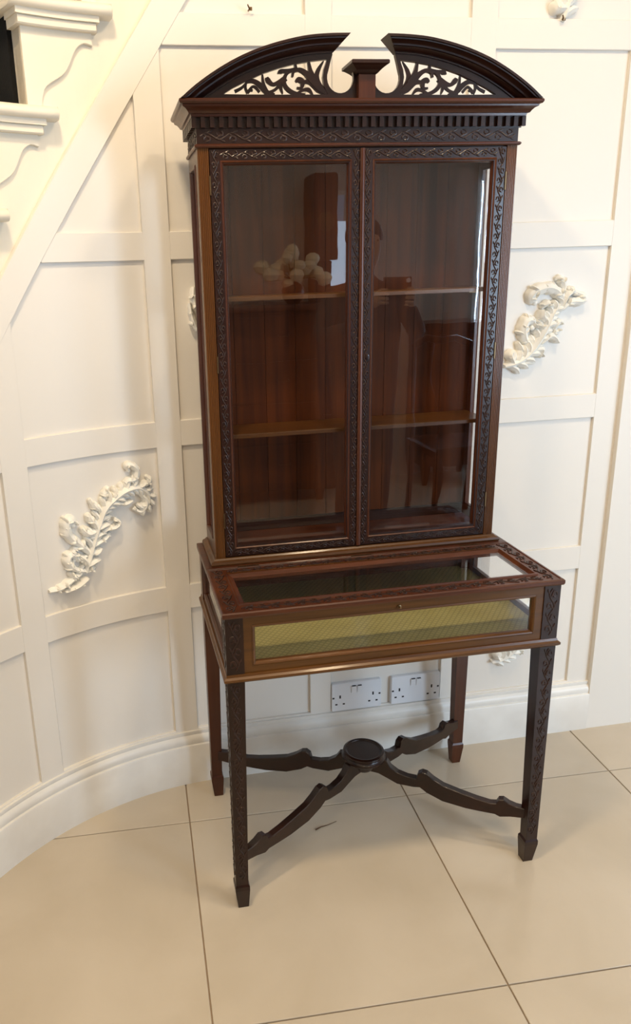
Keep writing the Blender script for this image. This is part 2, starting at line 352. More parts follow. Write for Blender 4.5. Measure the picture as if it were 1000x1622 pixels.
# ---- traced outlines of ornaments and fretwork (drawing units)
ORN_L = [([[-0.921, 0.803], [-0.886, 0.804], [-0.852, 0.819], [-0.821, 0.839], [-0.798, 0.866]], 0.023), ([[-0.875, 0.791], [-0.838, 0.799], [-0.808, 0.813], [-0.797, 0.815]], 0.015), ([[-0.801, 0.838], [-0.832, 0.85], [-0.854, 0.874], [-0.854, 0.894], [-0.841, 0.901], [-0.828, 0.888], [-0.835, 0.881]], 0.025), ([[-0.813, 0.837], [-0.839, 0.83], [-0.855, 0.848]], 0.02), ([[-0.798, 0.833], [-0.781, 0.842], [-0.765, 0.854]], 0.02), ([[-0.825, 0.8], [-0.811, 0.802]], 0.013), ([[-0.784, 0.891], [-0.812, 0.926], [-0.843, 0.957], [-0.849, 0.985], [-0.842, 1.007], [-0.823, 1.001], [-0.828, 0.988]], 0.031), ([[-0.792, 0.885], [-0.821, 0.88], [-0.835, 0.903], [-0.83, 0.916], [-0.808, 0.915]], 0.018), ([[-0.802, 0.834], [-0.782, 0.887], [-0.763, 0.939], [-0.743, 0.987], [-0.723, 1.023], [-0.69, 1.049], [-0.653, 1.067], [-0.613, 1.069], [-0.587, 1.041], [-0.591, 1.012], [-0.618, 0.999]], 0.031), ([[-0.757, 0.958], [-0.785, 0.956], [-0.803, 0.975]], 0.026), ([[-0.752, 0.976], [-0.772, 0.996], [-0.778, 1.015]], 0.023), ([[-0.74, 1.018], [-0.756, 1.034], [-0.768, 1.058]], 0.021), ([[-0.714, 1.045], [-0.72, 1.065], [-0.706, 1.085]], 0.02), ([[-0.697, 1.05], [-0.682, 1.071]], 0.017), ([[-0.656, 1.071], [-0.65, 1.094], [-0.625, 1.098], [-0.617, 1.123], [-0.631, 1.142], [-0.648, 1.142], [-0.642, 1.126]], 0.021), ([[-0.628, 1.075], [-0.597, 1.077], [-0.578, 1.088], [-0.591, 1.102]], 0.02), ([[-0.598, 1.059], [-0.579, 1.048]], 0.013), ([[-0.614, 1.053], [-0.596, 1.031], [-0.598, 1.011], [-0.615, 0.995], [-0.634, 1.004]], 0.02), ([[-0.761, 0.922], [-0.73, 0.954], [-0.701, 0.957], [-0.683, 0.968], [-0.695, 0.984]], 0.017), ([[-0.761, 0.914], [-0.732, 0.928], [-0.713, 0.943]], 0.018), ([[-0.731, 0.984], [-0.709, 0.99]], 0.015), ([[-0.772, 0.884], [-0.747, 0.901]], 0.015), ([[-0.687, 1.032], [-0.66, 1.026], [-0.636, 1.032]], 0.015), ([[-0.783, 0.939], [-0.759, 0.942]], 0.02)]
ORN_R = [([[0.567, 1.367], [0.611, 1.38], [0.647, 1.407], [0.677, 1.449], [0.701, 1.491], [0.717, 1.524], [0.738, 1.553]], 0.04), ([[0.597, 1.375], [0.579, 1.402], [0.594, 1.418]], 0.02), ([[0.655, 1.42], [0.629, 1.451], [0.622, 1.481], [0.632, 1.506], [0.653, 1.503], [0.652, 1.484]], 0.034), ([[0.628, 1.403], [0.606, 1.443]], 0.02), ([[0.68, 1.462], [0.68, 1.492], [0.669, 1.513]], 0.024), ([[0.701, 1.499], [0.68, 1.517], [0.685, 1.538]], 0.024), ([[0.744, 1.54], [0.746, 1.569], [0.72, 1.595], [0.687, 1.603], [0.65, 1.592], [0.638, 1.571], [0.653, 1.56]], 0.036), ([[0.725, 1.541], [0.698, 1.556], [0.678, 1.542]], 0.022), ([[0.744, 1.565], [0.748, 1.603], [0.736, 1.63], [0.72, 1.627]], 0.024), ([[0.749, 1.544], [0.757, 1.577], [0.777, 1.595], [0.76, 1.596]], 0.022), ([[0.749, 1.535], [0.776, 1.558], [0.809, 1.558], [0.814, 1.575], [0.787, 1.587]], 0.03), ([[0.723, 1.468], [0.739, 1.498], [0.759, 1.49]], 0.024), ([[0.71, 1.452], [0.732, 1.468], [0.753, 1.471]], 0.02), ([[0.683, 1.431], [0.714, 1.456], [0.745, 1.433]], 0.024), ([[0.661, 1.415], [0.689, 1.414], [0.684, 1.388]], 0.024), ([[0.621, 1.376], [0.669, 1.373]], 0.018), ([[0.638, 1.394], [0.675, 1.419]], 0.024)]
FRET = [([[-0.0917, 2.0881], [-0.1125, 2.1012], [-0.1313, 2.1208], [-0.1462, 2.1331], [-0.1611, 2.1394], [-0.1742, 2.1352], [-0.1781, 2.1238]], [0.0073, 0.0164, 0.0182, 0.0124, 0.0095, 0.0073, 0.0051]), ([[-0.1163, 2.111], [-0.1312, 2.1322], [-0.1356, 2.1467], [-0.1377, 2.1589]], [0.0109, 0.0124, 0.0088, 0.0058]), ([[-0.2088, 2.1308], [-0.2065, 2.136], [-0.1872, 2.1367], [-0.1667, 2.1407]], [0.0124, 0.0095, 0.0095, 0.0095]), ([[-0.1685, 2.1394], [-0.1706, 2.1513]], [0.0088, 0.0066]), ([[-0.1466, 2.086], [-0.1692, 2.088], [-0.1878, 2.0962], [-0.1981, 2.1092], [-0.1963, 2.1238], [-0.1872, 2.1342], [-0.1685, 2.1401]], [0.0051, 0.0088, 0.0109, 0.0109, 0.0095, 0.008, 0.0073]), ([[-0.1672, 2.1004], [-0.1559, 2.1005], [-0.1531, 2.1135], [-0.1628, 2.1181], [-0.1696, 2.1135]], [0.0051, 0.0073, 0.0146, 0.0131, 0.0058]), ([[-0.1558, 2.1116], [-0.1351, 2.1136], [-0.1125, 2.0979], [-0.0898, 2.0854]], [0.0058, 0.0124, 0.0168, 0.0073]), ([[-0.1673, 2.0886], [-0.1503, 2.0962], [-0.1371, 2.0962], [-0.127, 2.0854]], [0.0051, 0.0073, 0.0102, 0.0029]), ([[-0.1949, 2.1222], [-0.2137, 2.1114], [-0.2267, 2.1081], [-0.2377, 2.1165], [-0.2412, 2.1229]], [0.0124, 0.0102, 0.0088, 0.0139, 0.0088]), ([[-0.193, 2.1205], [-0.2071, 2.1069], [-0.2022, 2.0873]], [0.0109, 0.0124, 0.0029]), ([[-0.2062, 2.1108], [-0.2214, 2.0961], [-0.2476, 2.0873]], [0.0095, 0.0073, 0.0066]), ([[-0.2216, 2.086], [-0.2438, 2.0928], [-0.2582, 2.1067], [-0.2746, 2.1151], [-0.293, 2.1118]], [0.0058, 0.0124, 0.0139, 0.0109, 0.0051]), ([[-0.2401, 2.0912], [-0.2489, 2.109], [-0.251, 2.1293]], [0.0102, 0.0088, 0.0044]), ([[-0.2905, 2.1118], [-0.2931, 2.1002], [-0.2875, 2.0885]], [0.0051, 0.0073, 0.0088]), ([[-0.2875, 2.0885], [-0.2825, 2.096], [-0.2752, 2.0944]], [0.0051, 0.0095, 0.0051]), ([[-0.2912, 2.1105], [-0.3026, 2.1002], [-0.3194, 2.0924]], [0.0051, 0.0073, 0.0088]), ([[-0.2587, 2.0912], [-0.2723, 2.1035], [-0.2851, 2.096]], [0.0073, 0.0073, 0.0051]), ([[-0.0898, 2.0864], [-0.1087, 2.1071], [-0.117, 2.1241], [-0.1124, 2.1404], [-0.0995, 2.1592]], [0.0051, 0.0109, 0.0139, 0.0109, 0.0029])]
OPEN = [[-0.3478, 2.0862], [-0.3246, 2.0991], [-0.2874, 2.1154], [-0.2465, 2.1316], [-0.2093, 2.1424], [-0.1758, 2.1503], [-0.131, 2.1574], [-0.0916, 2.1615], [-0.1003, 2.1404], [-0.103, 2.1241], [-0.1004, 2.1045], [-0.0936, 2.0914], [-0.0905, 2.0858], [-0.1466, 2.0854], [-0.2217, 2.0853], [-0.2957, 2.0856]]
# ---------------------------------------------------------------- display cabinet on stand
cab = root('display_cabinet', 'carved dark mahogany glazed display cabinet on four-legged vitrine table stand', 'cabinet', (0, 0.27, 0))
def vine(mb, mp, u0, u1, v0, v1, H=0.0022, wave=None):
    # running leaf scroll in low relief along u
    w_ = v1-v0; c = (v0+v1)/2; L = u1-u0; lam = wave or w_*2.0; n = max(1, round(L/lam)); lam = L/n; A = w_*0.24
    pts = []; m = n*4
    for i in range(m+1):
        u = u0+L*i/m; pts.append((u, c+A*math.sin(2*math.pi*(u-u0)/lam)))
    mb.stroke(pts, w_*0.13, mp, 0, H, seg=2)
    for i in range(n*2):
        s = 1 if i % 2 == 0 else -1; uc = u0+lam*(i+0.5)/2; r = w_
        mb.stroke([(uc-lam*0.14, c+s*A*0.7), (uc+lam*0.02, c-s*w_*0.02), (uc+lam*0.13, c-s*w_*0.10), (uc+lam*0.10, c-s*w_*0.32), (uc-lam*0.03, c-s*w_*0.36)], [w_*0.10, w_*0.16, w_*0.20, w_*0.16, w_*0.06], mp, 0, H, seg=2)
        mb.stroke([(uc+lam*0.02, c+s*w_*0.20), (uc+lam*0.14, c+s*w_*0.34), (uc+lam*0.24, c+s*w_*0.40)], [w_*0.08, w_*0.17, w_*0.04], mp, 0, H, seg=2)
        mb.stroke([(uc-lam*0.02, c-s*w_*0.02), (uc-lam*0.10, c-s*w_*0.14), (uc-lam*0.10, c-s*w_*0.30)], [w_*0.08, w_*0.15, w_*0.04], mp, 0, H, seg=2)
def vstrip(mb, mp, u0, u1, v0, v1, **k):
    if u1-u0 > v1-v0: vine(mb, mp, u0, u1, v0, v1, **k)
    else: vine(mb, swap(mp), v0, v1, u0, u1, **k)
# legs with spade feet and carved outer faces
for sx in (-1, 1):
    for fr_ in (1, 0):
        xo = sx*0.4435; yo = 0.006 if fr_ else 0.5325
        def q(z, wid, out=0.0):     # outer faces plumb, inner faces taper
            a, b_ = xo+sx*out, xo-sx*(wid+out); y1, y2 = (yo-out, yo+wid+out) if fr_ else (yo+out, yo-wid-out)
            return [(a, y1, z), (b_, y1, z), (b_, y2, z), (a, y2, z)]
        mb = MB(); mb.sweep([q(0.078, 0.034), q(0.712, 0.045), q(0.877, 0.045)])
        matn = 'dark_z' if fr_ else 'mah_z'
        leg = mb.build('leg', matn, cab)
        mb = MB(); mb.sweep([q(0.0, 0.0395, -0.0055), q(0.062, 0.0355, 0.0025), q(0.074, 0.0355, 0.0025), q(0.080, 0.0345, 0.0)])
        sub(mb.build('spade_foot', matn, cab), leg)
        if fr_:
            mb = MB(); xa, xb = sorted((xo-sx*0.005, xo-sx*0.0405))
            vstrip(mb, front(yo+0.0002), xa, xb, 0.735, 0.868, H=0.002)
            xa, xb = sorted((xo-sx*0.005, xo-sx*0.034)); vstrip(mb, front(yo+0.0002), xa, xb, 0.10, 0.695, H=0.002)
            side = left(xo+0.0002) if sx < 0 else right(xo-0.0002)
            vstrip(mb, side, 0.011, 0.046, 0.735, 0.868, H=0.002); vstrip(mb, side, 0.011, 0.040, 0.10, 0.695, H=0.002)
            sub(mb.build('carved_fret', 'carve', cab, True), leg)
# shaped X stretcher
TOPP = [(0.02, .172), (.07, .174), (.11, .180), (.145, .190), (.172, .187), (.185, .173), (.22, .170), (.30, .176), (.40, .187), (.50, .200), (.56, .216), (.60, .231), (.63, .234), (.655, .226), (.665, .208), (.72, .209), (.78, .217), (.825, .232), (.85, .251), (.90, .254), (1.0, .254)]
BOTP = [(0.02, .142), (.10, .138), (.16, .131), (.19, .137), (.28, .137), (.36, .138), (.50, .147), (.60, .167), (.64, .181), (.68, .178), (.78, .179), (.85, .194), (.90, .204), (1.0, .208)]
def lerp(T, t):
    for (a, b_), (c, d) in zip(T, T[1:]):
        if t <= c: return b_+(d-b_)*(t-a)/(c-a)
    return T[-1][1]
DC = (0.003, 0.268)
for sx, y0_ in ((-1, 0.03), (-1, 0.51), (1, 0.03), (1, 0.51)):
    A = Vector((sx*0.424, y0_, 0)); B = Vector((DC[0], DC[1], 0)); d = (B-A); nrm = Vector((-d.y, d.x, 0)).normalized()*0.0115
    ts = sorted(set([p[0] for p in TOPP]+[p[0] for p in BOTP]+[i/40 for i in range(1, 40)])); ts = [t for t in ts if t >= 0.02]
    mb = MB(); rings = []
    for t in ts:
        P = A+d*t; a, b_ = lerp(BOTP, t), lerp(TOPP, t)
        rings.append([tuple(P+nrm+Vector((0, 0, a))), tuple(P+nrm+Vector((0, 0, b_-0.002))), tuple(P+nrm*0.8+Vector((0, 0, b_))), tuple(P-nrm*0.8+Vector((0, 0, b_))), tuple(P-nrm+Vector((0, 0, b_-0.002))), tuple(P-nrm+Vector((0, 0, a)))])
    mb.sweep(rings); mb.build('stretcher_arm', 'dark_x', cab, True, ang=25)
mb = MB(); mb.lathe(DC[0], DC[1], [(0.012, 0.206), (0.030, 0.209), (0.044, 0.238), (0.064, 0.246), (0.067, 0.249), (0.067, 0.254), (0.063, 0.257), (0.061, 0.261), (0.063, 0.265), (0.062, 0.270), (0.056, 0.273), (0.052, 0.272), (0.050, 0.269), (0.0, 0.269)], 48)
mb.build('stretcher_disc', 'dark_y', cab, True)
# vitrine apron frames with glass
def glazed(name, mp, rect, open_, mat, thick, parent, gmat='glass_flat', mould=None):
    u0, u1, v0, v1 = rect; a0, a1, b0, b1 = open_
    mb = MB(); e = 0.0
    for r in ((u0, u1, v0, b0), (u0, u1, b1, v1)): mb.box(r[0], r[1], r[2], r[3], -thick, 0, mp)
    mb.box(u0, a0, b0, b1, -thick, 0, mp); mb.box(a1, u1, b0, b1, -thick, 0, mp)
    fr = mb.build(name, mat, parent)
    mb = MB(); mb.rectprof(mp, (a0-0.001, a1+0.001, b0-0.001, b1+0.001), [(0, -thick+0.001), (0, 0.001), (0.003, 0.0025), (0.006, 0.001), (0.009, -0.005), (0.009, -thick+0.001)])
    sub(mb.build('glazing_bead', mould or mat, parent), fr)
    mb = MB(); mb.box(a0+0.007, a1-0.007, b0+0.007, b1-0.007, -0.010, -0.007, mp); sub(mb.build('glass_pane', gmat, parent), fr)
    return fr
AP = (-0.3985, 0.3985, 0.725, 0.877)
apron = glazed('apron', front(0.009), AP, (-0.376, 0.376, 0.744, 0.853), 'gold_x', 0.016, cab)
mb = MB()                                             # small lock escutcheon and key stub
rings = [[(0.002+r*math.cos(k*math.pi/5), 0.0085-h, 0.862+r*0.8*math.sin(k*math.pi/5)) for k in range(10)] for h, r in ((0, 0.006), (0.002, 0.006), (0.003, 0.003), (0.010, 0.003), (0.011, 0.0015))]
mb.sweep(rings); sub(mb.build('lock_knob', 'brass', cab, True), apron)
for sx in (-1, 1):
    mp = left(-0.4405) if sx < 0 else right(0.4405)
    glazed('side_apron', mp, (0.0505, 0.488, 0.725, 0.877), (0.075, 0.468, 0.748, 0.856), 'mah_y', 0.014, cab)
mb = MB(); mb.box(-0.3985, 0.3985, 0.515, 0.528, 0.725, 0.877); mb.build('rear_apron', 'mah_x', cab)
mb = MB(); mb.umould(0.4435, 0.006, 0.5325, [(-0.05, 0.7035), (0.004, 0.7035), (0.0085, 0.708), (0.0085, 0.714), (0.003, 0.718), (0.001, 0.7245), (-0.03, 0.7245)]); mb.build('apron_moulding', 'gold_x', cab)
mb = MB(); mb.box(-0.425, 0.425, 0.027, 0.512, 0.7255, 0.734); mb.build('vitrine_floor', 'mah_x', cab)
mb = MB(); mb.box(-0.423, 0.423, 0.0265, 0.5135, 0.734, 0.744, None, 0.003); mb.build('silk_lining', 'fabric', cab, True)
mb = MB()
for sx in (-1, 1): mb.box(sx*0.4255-0.002, sx*0.4255+0.002, 0.052, 0.486, 0.7345, 0.758)
mb.box(-0.398, 0.398, 0.5136, 0.5149, 0.7345, 0.876); mb.build('lining_edge', 'mah_y', cab)
# glazed lid and fixed rear part of the table top
lid_parts = {}
TT = top(0.8935)
mb = MB()
mb.rectprof(lambda u, v, h: (u, v, 0.8935+h), (-0.45, 0.45, 0.0, 0.305), [(0.002, -0.0155), (0, -0.011), (0, -0.003), (0.003, 0), (0.0075, 0), (0.009, -0.002), (0.048, -0.002), (0.050, 0.0015), (0.054, 0.0015), (0.066, -0.006), (0.066, -0.0155)])
lid = mb.build('table_lid', 'mah_x', cab)
mb = MB()
TM = top(0.8912)
vstrip(mb, TM, -0.397, 0.397, 0.012, 0.045, H=0.0026); vstrip(mb, TM, -0.438, -0.404, 0.014, 0.292, H=0.0026); vstrip(mb, TM, 0.404, 0.438, 0.014, 0.292, H=0.0026)
sub(mb.build('carved_fret', 'carve', cab, True), lid)
mb = MB(); mb.box(-0.386, 0.386, 0.064, 0.241, 0.8855, 0.8885); sub(mb.build('glass_pane', 'glass_flat', cab), lid)
mb = MB(); mb.box(-0.3965, 0.3965, 0.2585, 0.2605, 0.893, 0.8955); sub(mb.build('lid_bead', 'gold_x', cab), lid)
mb = MB(); mb.box(-0.450, 0.450, 0.3055, 0.537, 0.878, 0.8925, None, 0.002); rt = mb.build('rear_top', 'mah_x', cab)
mb = MB(); vstrip(mb, top(0.8914), -0.395, 0.395, 0.262, 0.296, H=0.0026); sub(mb.build('carved_fret', 'carve', cab, True), lid)
for x in (-0.0, 0.33, -0.33):
    mb = MB(); mb.box(x-0.03, x+0.03, 0.3045, 0.309, 0.8905, 0.8942); sub(mb.build('hinge', 'brass', cab), rt)
# upper case
mb = MB(); mb.umould(0.4166, 0.337, 0.5335, [(-0.05, 0.8930), (0.015, 0.8930), (0.0165, 0.897), (0.014, 0.903), (0.007, 0.906), (0.003, 0.910), (-0.05, 0.910)]); mb.box(-0.41, 0.41, 0.34, 0.533, 0.8935, 0.9095); mb.build('plinth_moulding', 'gold_x', cab)
mb = MB(); mb.box(-0.4135, 0.4135, 0.350, 0.520, 0.910, 0.925); mb.build('case_floor', 'mah_x', cab)
mb = MB(); mb.box(-0.4135, 0.4135, 0.350, 0.520, 1.958, 1.970); mb.build('case_ceiling', 'mah_x', cab)
for sx in (-1, 1):                                     # reeded pilaster strips
    a, b_ = sorted((sx*0.3890, sx*0.4166)); mb = MB()
    nn = 6; P = [(a, 0.352)]
    for i in range(nn):
        u = a+(b_-a)*i/nn; v = a+(b_-a)*(i+1)/nn; P += [(u, 0.3385), (u+(v-u)*0.3, 0.3372), (u+(v-u)*0.7, 0.3372)]
    P += [(b_, 0.3385), (b_, 0.365), (a, 0.365)]; P = P[1:]
    mb.sweep([[(x, y, z) for x, y in P] for z in (0.9105, 1.9695)]); mb.build('pilaster', 'gold_z', cab)
    mp = left(-0.4166) if sx < 0 else right(0.4166)
    glazed('side_frame', mp, (0.3655, 0.5325, 0.910, 1.9695), (0.388, 0.505, 0.955, 1.938), 'mah_z', 0.014, cab)
    mb = MB(); rp = [(0.3405, 0.910), (0.3655, 0.910), (0.3655, 1.9695), (0.3405, 1.9695)]
mb = MB()
nb = 9
for i in range(nb):
    a = -0.4025+0.805*i/nb; mb.box(a+0.0006, a+0.805/nb-0.0006, 0.5205, 0.5295, 0.911, 1.969, None)
bk = mb.build('back_panel', 'back', cab)
mb = MB(); mb.box(-0.402, 0.402, 0.514, 0.5205, 0.9255, 0.958); mb.build('back_rail', 'dark_x', cab)
for z in (1.614, 1.249):
    mb = MB(); mb.box(-0.401, 0.401, 0.372, 0.519, z-0.006, z+0.005, None, 0.0015); sh = mb.build('shelf', 'gold_x', cab)
    for x in (-0.38, 0.38):
        for yy in (0.390, 0.500):
            mb = MB(); mb.box(min(x, x*1.06), max(x, x*1.06), yy-0.004, yy+0.004, z-0.012, z-0.0065); sub(mb.build('shelf_peg', 'brass', cab), sh)
def door(u0, u1, hinge_u, name):
    z0, z1 = 0.9125, 1.9675; y = 0.3375
    a0, a1 = u0+0.0345, u1-0.0345; b0, b1 = z0+0.0300, z1-0.0350
    mb = MB(); fr = None; mp = front(y); T = 0.018
    mb.rectprof(mp, (u0, u1, z0, z1), [(0, -T), (0, -0.001), (0.001, 0), (0.0335, 0), (0.0335, -T)]); fr = mb.build('door', 'dark_z', cab)
    mb = MB(); mb.rectprof(mp, (a0-0.0095, a1+0.0095, b0-0.0095, b1+0.0095), [(0.001, -T+0.001), (0.001, 0.0005), (0.0035, 0.0025), (0.0070, -0.0005), (0.0105, -0.008), (0.0105, -T+0.001)]); sub(mb.build('glazing_bead', 'mah_z', cab, True, ang=50), fr)
    mb = MB(); mb.box(a0-0.001, a1+0.001, b0-0.001, b1+0.001, -0.0125, -0.010, mp); sub(mb.build('glass_pane', 'glass', cab), fr)
    mb = MB(); F = front(y+0.0002); e = 0.0265
    vstrip(mb, F, u0+e, u1-e, z1-0.0255, z1-0.002); vstrip(mb, F, u0+e, u1-e, z0+0.002, z0+0.022); vstrip(mb, F, u0+0.002, u0+0.0245, z0+0.002, z1-0.002); vstrip(mb, F, u1-0.0245, u1-0.002, z0+0.002, z1-0.002)
    sub(mb.build('carved_fret', 'carve', cab, True), fr)
    for hz in (1.885, 1.02, 1.45):
        mb = MB(); mb.box(hinge_u-0.0018, hinge_u+0.0018, y-0.003, y+0.004, hz-0.022, hz+0.022); sub(mb.build('hinge', 'brass', cab), fr)
    return fr
d1 = door(-0.3875, -0.0015, -0.3882, 'left'); d2 = door(0.0015, 0.3875, 0.3882, 'right')
mb = MB(); P = [(-0.006, 0.3375), (-0.006, 0.3335), (-0.003, 0.3315), (0.003, 0.3315), (0.006, 0.3335), (0.006, 0.3375)]
mb.sweep([[(x, y-0.0002, z) for x, y in P] for z in (0.914, 1.966)]); sub(mb.build('astragal', 'mah_z', cab, True), d2)
mb = MB(); mb.sweep([[(0.020+r*math.cos(k*math.pi/5), 0.3360-h, 1.45+1.6*r*math.sin(k*math.pi/5)) for k in range(10)] for h, r in ((0, 0.005), (0.0015, 0.005), (0.002, 0.003))]); sub(mb.build('keyhole_escutcheon', 'dark_z', cab), d2)
# entablature
mb = MB(); mb.umould(0.4166, 0.337, 0.5335, [(-0.02, 1.9695), (0.004, 1.9695), (0.0065, 1.9725), (0.0065, 1.9755), (0.003, 1.978), (-0.02, 1.978)]); mb.build('frieze_bead', 'mah_x', cab)
mb = MB(); mb.umould(0.4166, 0.338, 0.5335, [(-0.0166, 1.978), (0, 1.978), (0, 2.0125), (-0.0166, 2.0125)]); fz = mb.build('frieze', 'dark_x', cab)
mb = MB(); vine(mb, front(0.3382), -0.408, 0.408, 1.9795, 2.011, H=0.002, wave=0.062); vine(mb, left(-0.4164), 0.346, 0.526, 1.9795, 2.011, H=0.002, wave=0.062); vine(mb, right(0.4164), 0.346, 0.526, 1.9795, 2.011, H=0.002, wave=0.062)
sub(mb.build('carved_fret', 'carve', cab, True), fz)
mb = MB(); mb.umould(0.4166, 0.337, 0.5335, [(-0.0166, 2.0125), (0.002, 2.0125), (0.002, 2.0365), (-0.0166, 2.0365)]); db = mb.build('dentil_course', 'dark_x', cab)
mb = MB(); mb.box(-0.0051, 0.0051, 0.325, 0.3352, -0.0115, 0.0115); dent = mb.build('dentil', 'dark_x', cab, org=(0, 0, 0))
DP = 0.0222; nd = 39; first = True
for i in range(nd):
    x = -0.4235+0.847*i/(nd-1)
    if first: o = dent; o.location = Vector((x, -0.27, 2.0243))*U; first = False
    else: o = dup(dent, cab, (x, -0.27, 2.0243))
    sub(o, db)
mb = MB(); mb.box(0.418, 0.4287, -0.0051, 0.0051, -0.0115, 0.0115); dside = None
for sx in (-1, 1):
    for i in range(9):
        yy = 0.352+DP*i
        m2 = MB(); a, b_ = sorted((sx*0.4184, sx*0.4287)); m2.box(a, b_, -0.0051, 0.0051, -0.0115, 0.0115)
        if dside is None or dside[0] != sx: o = m2.build('dentil', 'dark_x', cab, org=(0, 0, 0)); dside = (sx, o); o.location = Vector((0, yy-0.27, 2.0243))*U
        else: o = dup(dside[1], cab, (0, yy-0.27, 2.0243))
        sub(o, db)
mb = MB(); mb.umould(0.4166, 0.337, 0.5335, [(-0.03, 2.0365), (0.012, 2.0365), (0.013, 2.042), (0.018, 2.0425), (0.021, 2.047), (0.026, 2.052), (0.033, 2.055), (0.034, 2.059), (0.039, 2.060), (0.042, 2.064), (0.042, 2.068), (0.040, 2.0705), (-0.40, 2.0705)])
mb.box(-0.40, 0.40, 0.36, 0.53, 2.038, 2.070); mb.build('cornice', 'mah_x', cab, True, ang=30)
# broken arch pediment
ARC = [(0.4540, 2.0705), (0.4170, 2.0990), (0.3640, 2.1315), (0.3040, 2.1605), (0.2360, 2.1835), (0.1610, 2.2000), (0.1000, 2.2060), (0.0400, 2.2075)]
ARC_S, _ = smooth(ARC, 1, 4)
PROF = [(0.0, 0.350), (0.0, 0.2935), (0.0055, 0.2935), (0.0065, 0.298), (0.009, 0.2985), (0.011, 0.304), (0.016, 0.310), (0.0195, 0.311), (0.020, 0.317), (0.024, 0.321), (0.028, 0.327), (0.0285, 0.3305), (0.032, 0.3305), (0.032, 0.350)]
def arc_pt(i, n):
    a = ARC_S[max(0, i-1)]; b_ = ARC_S[min(len(ARC_S)-1, i+1)]; tx, tz = b_[0]-a[0], b_[1]-a[1]; L = math.hypot(tx, tz)
    x, z = ARC_S[i]; return x+tz/L*(-n)*0 + (tz/L)*0 + (-n)*(tz/L)*1.0*(1 if tx > 0 else 1)*(-1)*(-1), z-n*abs(tx)/L
for sx in (-1, 1):
    mb = MB(); rings = []
    nA = len(ARC_S)
    for i in range(nA):
        ring_ = []
        for n, y in PROF:
            x, z = arc_pt(i, n)
            x = max(x, 0.046+max(0, n)*1.02)
            if z < 2.0712: z = 2.0712
            if x > 0.4545: x = 0.4545
            ring_.append((sx*x, y, z))
        rings.append(ring_)
    mb.sweep(rings); mb.build('pediment_arc', 'dark_x', cab, True, ang=30)
OUT = [(-0.4100, 2.0708), (0.4100, 2.0708)]
def inner_arc(): return [arc_pt(i, 0.025) for i in range(0, len(ARC_S))]
def board(sx):
    # fretted tympanum half: outline with swan-neck cut, pierced opening
    ia = [(x, z) for x, z in inner_arc() if z > 2.078 and x > 0.080]
    cut = [(0.079, 2.172), (0.0835, 2.158)]+[(0.059+0.0335*math.cos(math.radians(a_)), 2.1225+0.0340*math.sin(math.radians(a_))) for a_ in range(25, -206, -15)]+[(0.020, 2.137), (0.0, 2.137), (0.0, 2.0708)]
    o = [(0.425, 2.0708)]+ia+cut
    outer = [(sx*x, z) for x, z in o]; hole = [(sx*-x, z) for x, z in OPEN]
    t = fill_board('tympanum', outer, [hole], 0.3345, 0.346, 'dark_x', cab)
    mb = MB()
    for j, (pts, ws) in enumerate(FRET):
        mb.stroke([(sx*-x, z) for x, z in pts], [a*0.92 for a in ws], front(0.3350), -0.0095+0.00015*j, -0.0002-0.00025*j, flat=True, seg=4)
    sub(mb.build('pierced_fretwork', 'dark_x', cab), t)
for sx in (-1, 1): board(sx)
mb = MB(); mb.box(-0.0175, 0.0245, 0.318, 0.350, 2.0708, 2.132); ped = mb.build('pedestal', 'mah_z', cab)
mb = MB(); rect = (-0.0175, 0.0245, 0.318, 0.350)
mb.rectprof(lambda u, v, h: (u, v, h), rect, [(0, 2.126), (-0.004, 2.128), (-0.010, 2.134), (-0.020, 2.142), (-0.026, 2.145), (-0.026, 2.151), (-0.024, 2.153)], True); sub(mb.build('pedestal_cap', 'dark_x', cab), ped)
# ---------------------------------------------------------------- plaster ornaments on the wall
def leaf(mb, spine, wd, base=0.0, H=0.016, fm=None, lobes=5):
    pts, _ = smooth(spine, 1, 6 if len(spine) < 6 else 5); n = len(pts); m = 9
    i0 = len(mb.v)
    for i, p in enumerate(pts):
        t = i/(n-1); a = pts[max(0, i-1)]; b_ = pts[min(n-1, i+1)]; tx, ty = b_[0]-a[0], b_[1]-a[1]; L = math.hypot(tx, ty) or 1; nx, ny = -ty/L, tx/L
        w_ = wd*0.55*(math.sin(math.pi*(0.12+0.80*t))**0.7)*(0.80+0.26*abs(math.sin(math.pi*lobes*t)))
        lift = H*(0.35+0.8*math.sin(math.pi*min(1, t*1.05)))+base
        for k in range(m):
            u = -1+2*k/(m-1); h = lift*(1-u*u)**0.5*0.9+0.10*H*math.cos(4*math.pi*u)*(1-abs(u)) + 0.004*(1-abs(u)) if abs(u) < 1 else -0.006
            mb.v.append(fm(p[0]+nx*w_*u, p[1]+ny*w_*u, h))
    for i in range(n-1):
        for k in range(m-1): a = i0+i*m+k; mb.f.append((a, a+1, a+m+1, a+m))
    mb.f.append(tuple(i0+k for k in range(m))); mb.f.append(tuple(i0+(n-1)*m+k for k in reversed(range(m))))
def blob(mb, x, z, r, h, fm):
    rings = []
    for j in range(5):
        a = j/4*math.pi/2; rings.append([fm(x+r*math.cos(a)*math.cos(k*math.pi/4), z+r*math.cos(a)*math.sin(k*math.pi/4), h+r*math.sin(a)) for k in range(8)])
    mb.sweep(rings)
